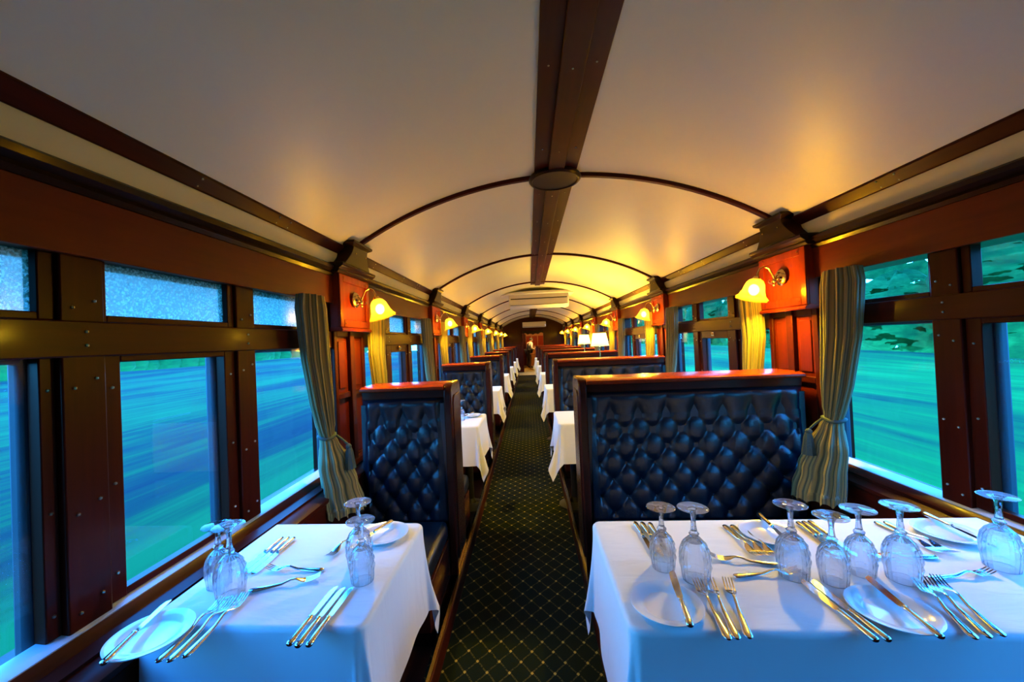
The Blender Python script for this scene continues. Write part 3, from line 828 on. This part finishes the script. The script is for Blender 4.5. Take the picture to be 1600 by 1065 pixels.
def make_fork(L, name='table_fork'):
    g = G(); y = -L / 2
    def zc(t): return .0045 + .010 * math.exp(-((t - .62) / .12) ** 2) - .001 * t + .010 * max(0, (t - .80) / .20) ** 1.6
    hd = .68
    rings = []
    for t, wd, th in ((0, .004, .002), (.02, .0085, .0034), (.07, .0098, .0036), (.25, .0075, .0034), (.45, .0048, .0030), (.58, .0036, .0026), (.65, .0042, .0022), (.69, .0080, .0016), (.73, .0112, .0013), (.78, .0122, .0011), (.80, .0122, .0010)):
        rings.append([(wd * math.cos(2 * PI * k / 12), y + L * t, zc(t) + th * math.sin(2 * PI * k / 12)) for k in range(12)])
    g.loft(rings)
    for k in range(4):
        x = -.0100 + k * .00667
        g.loft([[(x + a * wdt, y + L * t, zc(t) + b * .0009) for a, b in ((-1, -1), (1, -1), (1, 1), (-1, 1))] for t, wdt in ((.79, .0023), (.86, .0018), (.94, .0016), (.985, .0013), (1, .0006))])
    o = g.build(name, STEEL, None, 50)
    tag(o, 'x', 'fork', 'silver forks on the cloths')
    return o
protos = {}
def put(kind, loc, rz, label, tilt=None):
    if kind not in protos:
        protos[kind] = {'plate': make_plate, 'gob_s': lambda: make_goblet(.169, .0335), 'gob_l': lambda: make_goblet(.189, .0380), 'knife': lambda: make_knife(.213),
                        'fork': lambda: make_fork(.207), 'dfork': lambda: make_fork(.182, 'dessert_fork')}[kind]()
        o = protos[kind]; o.location = loc; o.rotation_euler = (0, 0, rz); o['label'] = label
    else: o = dup(protos[kind], loc, rz, label)
    if tilt: o.rotation_euler.rotate_axis('X', tilt)
    return o
def lay(kind, tip, end, label, dz=0, tilt=None):
    a = math.atan2(tip[1] - end[1], tip[0] - end[0]) - PI / 2
    put(kind, ((tip[0] + end[0]) / 2, (tip[1] + end[1]) / 2, TT + .0006 + dz), a, label, tilt)
NR, NL = 'nearest right table', 'nearest left table'
put('plate', (.302, .983, TT), 0, 'white side plate at the near aisle corner of the ' + NR)
put('plate', (.794, .965, TT), .3, 'white side plate near the front middle of the %s, knife across it' % NR)
put('plate', (.735, 1.322, TT), .6, 'white side plate behind the largest goblet on the ' + NR)
put('plate', (1.262, 1.322, TT), .9, 'white side plate at the window end of the ' + NR)
put('plate', (-.909, .864, TT), .2, 'white side plate at the near window corner of the ' + NL)
put('plate', (-.529, 1.339, TT), .5, 'white side plate at the far aisle corner of the ' + NL)
PD = .0158
lay('knife', (.354, 1.100), (.322, .890), 'gold lit butter knife lying across the near aisle plate of the ' + NR, PD)
lay('knife', (.826, 1.075), (.803, .865), 'knife lying across the front middle plate of the ' + NR, PD)
lay('knife', (.745, 1.235), (.765, 1.42), 'knife on the plate behind the largest goblet of the ' + NR, PD)
lay('knife', (1.280, 1.215), (1.288, 1.42), 'knife across the plate at the window end of the ' + NR, PD)
lay('knife', (-.966, .970), (-.916, .765), 'knife across the near window corner plate of the ' + NL, PD)
lay('knife', (-.597, 1.225), (-.530, 1.40), 'knife across the far aisle corner plate of the ' + NL, PD)
for t, e, l in (((.412, 1.081), (.395, .877), 'left of the pair by the aisle plate'), ((.444, 1.083), (.413, .877), 'right of the pair by the aisle plate'), ((.490, 1.085), (.438, .877), 'lying apart right of that pair')):
    lay('fork', t, e, 'gold lit fork, %s on the %s' % (l, NR))
for t, e, l in (((.954, 1.090), (.884, .878), 'leftmost'), ((.981, 1.097), (.914, .880), 'middle'), ((1.009, 1.106), (.945, .882), 'rightmost')):
    lay('fork', t, e, 'fork, %s of three right of the front middle plate, %s' % (l, NR))
lay('dfork', (.503, 1.194), (.668, 1.153), 'dessert fork with tines towards the aisle, rear of two on the ' + NR)
lay('dfork', (.697, 1.124), (.516, 1.101), 'dessert fork with tines towards the windows, nearer of two on the ' + NR)
lay('dfork', (1.168, 1.118), (.984, 1.090), 'dessert fork right of the goblet row on the ' + NR)
lay('dfork', (.925, 1.200), (1.104, 1.191), 'dessert fork partly behind the goblets on the ' + NR)
for t, e, l in (((.676, 1.086), (.688, .876), 'left'), ((.700, 1.088), (.713, .876), 'right')):
    lay('knife', t, e, 'knife left of the front middle plate, %s one of the pair, %s' % (l, NR))
lay('knife', (1.226, 1.100), (1.252, .889), 'knife at the right edge of the picture on the ' + NR)
for t, e, l in (((.345, 1.199), (.340, 1.409), 'leftmost'), ((.366, 1.197), (.364, 1.408), 'middle'), ((.390, 1.193), (.388, 1.403), 'rightmost')):
    lay('knife', t, e, 'knife behind the two aisle goblets, %s of three on the %s' % (l, NR))
for t, e, l in (((.628, 1.184), (.629, 1.389), 'leftmost'), ((.652, 1.184), (.654, 1.389), 'middle'), ((.677, 1.180), (.678, 1.385), 'rightmost')):
    lay('fork', t, e, 'fork pointing at the viewer, %s of three left of the rear plate, %s' % (l, NR))
for t, e, l in (((.855, 1.190), (.872, 1.400), 'leftmost'), ((.876, 1.194), (.892, 1.403), 'middle'), ((.900, 1.197), (.914, 1.407), 'rightmost')):
    lay('knife', t, e, 'knife behind the middle goblets, %s of three on the %s' % (l, NR))
for t, e, l in (((1.136, 1.200), (1.118, 1.402), 'left'), ((1.163, 1.200), (1.147, 1.402), 'right')):
    lay('fork', t, e, 'fork left of the window end plate, %s one of two on the %s' % (l, NR))
for t, e, l in (((-.838, .998), (-.822, .793), 'leftmost'), ((-.813, 1.000), (-.797, .794), 'middle'), ((-.787, 1.012), (-.773, .806), 'rightmost')):
    lay('fork', t, e, 'fork right of the near corner plate, %s of three on the %s' % (l, NL))
for t, e, l in (((-.882, 1.112), (-.888, 1.322), 'leftmost'), ((-.860, 1.112), (-.866, 1.322), 'middle'), ((-.838, 1.110), (-.844, 1.320), 'rightmost')):
    lay('knife', t, e, 'knife by the left windows, %s of three on the %s' % (l, NL))
lay('dfork', (-.816, 1.138), (-.634, 1.132), 'dessert fork with tines towards the window, mid ' + NL)
lay('dfork', (-.625, 1.096), (-.795, 1.032), 'dessert fork with tines towards the aisle, mid ' + NL)
for t, e, l in (((-.558, 1.055), (-.560, .842), 'leftmost'), ((-.535, 1.050), (-.538, .838), 'middle'), ((-.512, 1.053), (-.514, .840), 'rightmost')):
    lay('knife', t, e, 'knife along the aisle side, %s of three on the %s' % (l, NL))
lay('fork', (-.655, 1.190), (-.635, 1.395), 'fork beside the far aisle corner plate of the ' + NL)
for x, y, k, l in ((.351, 1.152, 'gob_s', 'smaller of the two goblets nearest the aisle'), (.418, 1.098, 'gob_l', 'larger of the two goblets nearest the aisle'),
                   (.675, 1.112, 'gob_l', 'third goblet from the aisle, tall'), (.758, 1.086, 'gob_s', 'fourth goblet from the aisle, short'),
                   (.854, 1.124, 'gob_s', 'fifth goblet from the aisle, short'), (.934, 1.097, 'gob_l', 'sixth goblet from the aisle, tall'), (1.225, 1.150, 'gob_l', 'goblet nearest the window')):
    put(k, (x, y, TT), x * 7, 'upturned cut crystal, %s on the %s' % (l, NR))
for x, y, k, l in ((-.909, 1.068, 'gob_s', 'left one of the window side pair'), (-.836, 1.020, 'gob_l', 'right one of the window side pair'),
                   (-.538, 1.165, 'gob_l', 'left one of the aisle side pair'), (-.497, 1.088, 'gob_s', 'right one of the aisle side pair')):
    put(k, (x, y, TT), x * 7, 'upturned cut crystal, %s on the %s' % (l, NL))
# the second left table shows a plate, a knife and a glass over the bench
put('plate', (-.530, TY(2) + .14, TT), 0, 'white side plate on the second left table')
lay('knife', (-.60, TY(2) + .03), (-.53, TY(2) + .22), 'knife across the plate on the second left table', PD)
put('gob_s', (-.60, TY(2) - .02, TT), 0, 'upturned cut crystal goblet on the second left table')

# table lamps on the right
def make_table_lamp():
    r = thing('table_lamp', 'x', 'lamp', group='shaded table lamps on the right tables')
    G().lathe([(.06, 0), (.062, .008), (.045, .018), (.02, .03), (.012, .05), (.016, .09), (.022, .13), (.014, .17), (.008, .20), (.007, .50), (.018, .505), (.018, .53), (.008, .54)], 20).build('base', BRASS, r)
    G().lathe([(.118, .535), (.085, .705)], 32, None, None, False).build('shade', TSHADE, r, 179, solid=.002)
    G().ball((0, 0, .60), .028, (1, 1, 1.2)).build('bulb', BULB, r)
    return r
tl = make_table_lamp(); tl.location = (.955, TY(3) - .1, TT); tl['label'] = 'glowing table lamp with white shade on the third right table'
tl2 = dup(tl, (1.05, TY(4) - .1, TT), 0, 'glowing table lamp with white shade on the fourth right table')
for r in (tl, tl2): bulb_light('table_lamp_light', (0, 0, .645), 110, .035, r, (1, .60, .06))

# ------------------------------------------------------------------ air conditioners
r = thing('air_conditioner', 'slim cream air conditioner under the ceiling at the end of the near beam', 'air conditioner', (XC + .03, 7.9, 0))
pr = [(-.25, 2.30), (-.27, 2.20), (-.25, 2.06), (-.16, 2.015), (.2, 2.03), (.25, 2.10), (.25, 2.30)]
G().prism(pr, 'x', -.58, .58).build('housing', ACW, r, bevel=.02)
g = G().lathe([(1, 0), (1, .03), (.96, .045), (.001, .045)], 40)
g.v = [(x * .86, y * .48, 2.275 + z) for x, y, z in g.v]
g.build('ceiling_fairing', ACW, r)
G().box(-.54, .54, -.285, -.262, 2.185, 2.203).build('air_slot', ACD, r)
G().box(-.55, .55, -.275, -.25, 2.07, 2.076).build('flap_seam', ACD, r)
r = thing('air_conditioner', 'small cream air conditioner on the end wall above the bar doorway', 'air conditioner', (.265, Y1 - .16, 0))
G().prism([(-.10, 1.93), (-.12, 1.99), (-.10, 2.16), (.155, 2.16), (.155, 1.93)], 'x', -.50, .50).build('housing', ACW, r, bevel=.02)
G().box(-.46, .46, -.125, -.105, 1.955, 1.965).build('air_slot', ACD, r)
G().ball((.47, -.11, 2.00), .018, n=8).build('indicator', LED, r)

# ------------------------------------------------------------------ bar room beyond the doorway
YB = 21.6
g = G().box(-.95, -.90, Y1 + .08, YB, 0, 2.3).box(1.25, 1.30, Y1 + .08, YB, 0, 2.3).box(-.95, 1.30, YB, YB + .05, 0, 2.3)
struct(g.build('wall_bar', MAHOGV), 'wood lined walls of the bar room behind the doorway')
struct(G().box(-.95, 1.3, Y1 + .08, YB, 2.3, 2.35).build('ceiling_bar', CEIL), 'ceiling of the bar room behind the doorway', 'ceiling')
r = thing('back_bar', 'lit wooden cabinet at the back of the bar room', 'cabinet', (.25, YB - .01, 0))
G().box(-.40, .55, -.25, 0, 0, 1.0).build('body', STOOLW, r, bevel=.01)
G().box(-.40, .55, -.06, 0, 1.0, 1.7).build('back_board', STOOLW, r)
for x in (-.24, .08, .40): G().box(x - .14, x + .14, -.075, -.05, 1.08, 1.6).build('door', REDW, r, bevel=.01)
G().box(-.45, .6, -.14, 0, 1.70, 1.76).build('crown', STOOLW, r, bevel=.01)
r = thing('bar_counter', 'bar counter with pale top beyond the doorway', 'counter', (.62, 20.3, 0))
G().box(-.28, .45, -.25, .25, 0.0, .98).build('front', MAHOGV, r, bevel=.01)
G().box(-.34, .5, -.30, .30, .98, 1.02).build('counter_top', CERAM, r, bevel=.008)
r = thing('bar_stool', 'tall wooden bar stool standing in the bar doorway', 'stool', (.20, 18.9, 0))
G().lathe([(.001, .70), (.15, .70), (.16, .715), (.16, .735), (.15, .745), (.001, .745)], 24).build('seat', STOOLW, r)
for x in (-1, 1):
    for y in (-1, 1): G().tube([(x * .16, y * .16, 0), (x * .10, y * .10, .70)], .016, 8).build('leg', STOOLW, r)
for z, h in ((.22, .143), (.45, .124)):
    for a, b in (((-1, -1), (1, -1)), ((1, -1), (1, 1)), ((1, 1), (-1, 1)), ((-1, 1), (-1, -1))):
        G().tube([(a[0] * h, a[1] * h, z), (b[0] * h, b[1] * h, z)], .010, 6).build('rung', STOOLW, r)
r = thing('ceiling_lamp', 'small brass ceiling lamp in the bar room', 'lamp', (.25, 19.2, 2.3))
G().lathe([(.001, 0), (.06, 0), (.06, -.02), (.02, -.03), (.012, -.12), (.03, -.14)], 16).build('stem', BRASS, r)
G().ball((0, 0, -.20), .07, n=14).build('globe', BULB, r)
bulb_light('bar_light', (0, 0, -.32), 110, .06, r, (1, .50, .12))

# ------------------------------------------------------------------ the waiter in the bar room
def skin(name, verts, edges, radii, mat, parent, root=0):
    me = bpy.data.meshes.new(name); me.from_pydata(verts, edges, []); o = bpy.data.objects.new(name, me); COL.objects.link(o); o.parent = parent
    m = o.modifiers.new('skin', 'SKIN'); m.use_smooth_shade = True
    for i, rr in enumerate(radii):
        sv = me.skin_vertices[0].data[i]; sv.radius = rr if isinstance(rr, tuple) else (rr, rr); sv.use_root = (i == root)
    s = o.modifiers.new('sub', 'SUBSURF'); s.levels = 2; s.render_levels = 2
    me.materials.append(mat); return o
if not hasattr(bpy.types.Mesh, 'skin_vertices'): pass
pr_ = thing('person', 'waiter in white shirt and dark waistcoat standing in the bar room, head bowed', 'person', (-.02, 19.6, 0), -1.0)
# local: faces +y, x to the right
JV = dict(pelvis=(0, 0, .86), belly=(0, .015, 1.00), chest=(0, .07, 1.17), neck=(0, .13, 1.29), head=(0, .17, 1.36), crown=(0, .20, 1.43),
          ls=(-.17, .09, 1.22), le=(-.22, .05, .97), lw=(-.17, .25, .90), rs=(.17, .09, 1.22), re=(.23, .03, .97), rw=(.18, .25, .92),
          lh=(-.095, 0, .84), lk=(-.10, .02, .46), la=(-.10, -.02, .09), lt=(-.11, .13, .03), rh=(.095, 0, .84), rk=(.10, .03, .46), ra=(.10, -.01, .09), rt=(.11, .14, .03))
names = list(JV)
E_ = [('pelvis', 'belly'), ('belly', 'chest'), ('chest', 'neck'), ('neck', 'head'), ('head', 'crown'), ('chest', 'ls'), ('ls', 'le'), ('le', 'lw'), ('chest', 'rs'), ('rs', 're'), ('re', 'rw'),
      ('pelvis', 'lh'), ('lh', 'lk'), ('lk', 'la'), ('la', 'lt'), ('pelvis', 'rh'), ('rh', 'rk'), ('rk', 'ra'), ('ra', 'rt')]
Rr = dict(pelvis=(.13, .10), belly=(.125, .095), chest=(.145, .105), neck=.052, head=(.070, .085), crown=(.055, .068), ls=.055, le=.042, lw=.028, rs=.055, re=.042, rw=.028,
          lh=.082, lk=.055, la=.038, lt=.03, rh=.082, rk=.055, ra=.038, rt=.03)
def chain(name, keys, grow, mat, edges=E_, parent=pr_, ext=None):
    ks = [k for k in names if k in keys]; vs = [JV[k] for k in ks]; es = [(ks.index(a), ks.index(b)) for a, b in edges if a in ks and b in ks]
    rr = [tuple(x * grow + .006 * (grow > 1) for x in (Rr[k] if isinstance(Rr[k], tuple) else (Rr[k], Rr[k]))) for k in ks]
    return skin(name, vs, es, rr, mat, parent)
body = chain('body', set(names), .93, SKIN)
def hand(side, wx):
    g = []
    W = Vector(JV[wx]); sx_ = -1 if side == 'l' else 1
    verts = [W, W + Vector((0, .05, -.01)), W + Vector((0, .085, -.015))]; edges = [(0, 1), (1, 2)]; rad = [(.022, .016), (.034, .016), (.034, .014)]
    for k in range(4):
        x = -.027 + k * .018; L = (.052, .066, .070, .058)[k]
        b = len(verts); verts += [W + Vector((x, .092, -.016)), W + Vector((x, .092 + L * .5, -.022)), W + Vector((x, .092 + L * .85, -.045))]; edges += [(2, b), (b, b + 1), (b + 1, b + 2)]; rad += [(.0095, .0095)] * 2 + [(.008, .008)]
    b = len(verts); verts += [W + Vector((-sx_ * .038, .045, -.012)), W + Vector((-sx_ * .052, .075, -.022))]; edges += [(1, b), (b, b + 1)]; rad += [(.011, .011), (.009, .009)]
    return skin('hand', [tuple(v) for v in verts], edges, rad, SKIN, body)
hand('l', 'lw'); hand('r', 'rw')
chain('shirt', {'belly', 'chest', 'neck', 'ls', 'le', 'lw', 'rs', 're', 'rw'}, 1.06, WHITEC)
JV['neckv'] = (0, .115, 1.25); names.append('neckv'); Rr['neckv'] = (.07, .06)
chain('waistcoat', {'pelvis', 'belly', 'chest', 'neckv'}, 1.10, BLACKC, E_ + [('chest', 'neckv')])
chain('trousers', {'pelvis', 'lh', 'lk', 'la', 'rh', 'rk', 'ra'}, 1.15, BLACKC)
chain('shoe', {'la', 'lt'}, 1.12, HAIR); chain('shoe', {'ra', 'rt'}, 1.12, HAIR)
G().ball((0, .165, 1.425), .092, (.92, 1.08, .75), 16).build('hair', HAIR, body, 179)
fc = G().ball((0, .275, 1.365), .014, (.8, 1.2, 1.3)).ball((-.085, .18, 1.375), .018, (.5, 1, 1.4)).ball((.085, .18, 1.375), .018, (.5, 1, 1.4)).ball((0, .255, 1.335), .02, (1.3, .5, .35))
fc.build('face_features', SKIN, body, 179)
G().ball((-.03, .258, 1.388), .009).ball((.03, .258, 1.388), .009).build('eyes', HAIR, body, 179)

# ------------------------------------------------------------------ countryside outside
def bump_strip(x0, x1, z0, z1, seed, amp, nx=10, ny=90, ya=-45, yb=140):
    rnd = random.Random(seed); P = [(rnd.uniform(.05, .5), rnd.uniform(.2, 2), rnd.uniform(0, 6)) for _ in range(6)]
    def fn(u, v):
        y = ya + (yb - ya) * v; x = x0 + (x1 - x0) * u; z = z0 + (z1 - z0) * u
        for a, b, c in P: z += amp * u * math.sin(a * y + b * u * 3 + c) / 3
        return (x, y, z)
    return G().grid(fn, nx, ny)
o = bump_strip(XL - 1.2, -56, -1.5, -.5, 1, .2).build('meadow', FIELD, recalc=True, smooth=179)
tag(o, 'blue green grass rushing past outside the left windows', 'grass', None, 'stuff')
o = bump_strip(XR + 1.2, 22, -1.5, -.3, 2, .15).build('meadow', FIELDR, recalc=True, smooth=179)
tag(o, 'bright green grass rushing past outside the right windows', 'grass', None, 'stuff')
o = G().box(XL - 1.3, XR + 1.3, -45, 75, -1.6, -1.5).build('track_bed', plain('ballast', (.10, .11, .12), .9, bump=.5, bscale=30))
tag(o, 'grey track bed beneath the carriage', 'track bed', None, 'stuff')
def hedge(x, seed, label, h0, mat):
    rnd = random.Random(seed); g = G()
    y = -40
    while y < 150:
        hh = h0 * rnd.uniform(.55, 1.1); c = (x + rnd.uniform(-2, 2), y, hh * .45 - 1.0); rr = rnd.uniform(2.2, 3.6)
        k = [rnd.uniform(0, 6) for _ in range(4)]
        n = 18; m = 10; rings = []
        for j in range(m):
            f = PI * max(.03, min(.97, j / (m - 1)))
            rings.append([(c[0] + rr * .8 * math.sin(f) * math.cos(2 * PI * i / n) * (1 + .18 * math.sin(3 * 2 * PI * i / n + k[0] + 3 * f)), c[1] + rr * math.sin(f) * math.sin(2 * PI * i / n) * (1 + .2 * math.sin(4 * 2 * PI * i / n + k[1] + 4 * f)), c[2] - hh * .62 * math.cos(f) * (1 + .12 * math.sin(5 * 2 * PI * i / n + k[2]))) for i in range(n)])
        g.loft(rings); y += rnd.uniform(2.2, 4.2)
    o = g.build('scrub', mat, smooth=179)
    tag(o, label, 'bushes', None, 'stuff')
hedge(-64, 3, 'distant scrub beyond the grass on the left', 5.0, LEAFL)
hedge(30, 4, 'distant leafy scrub beyond the grass on the right', 8.5, LEAFM)
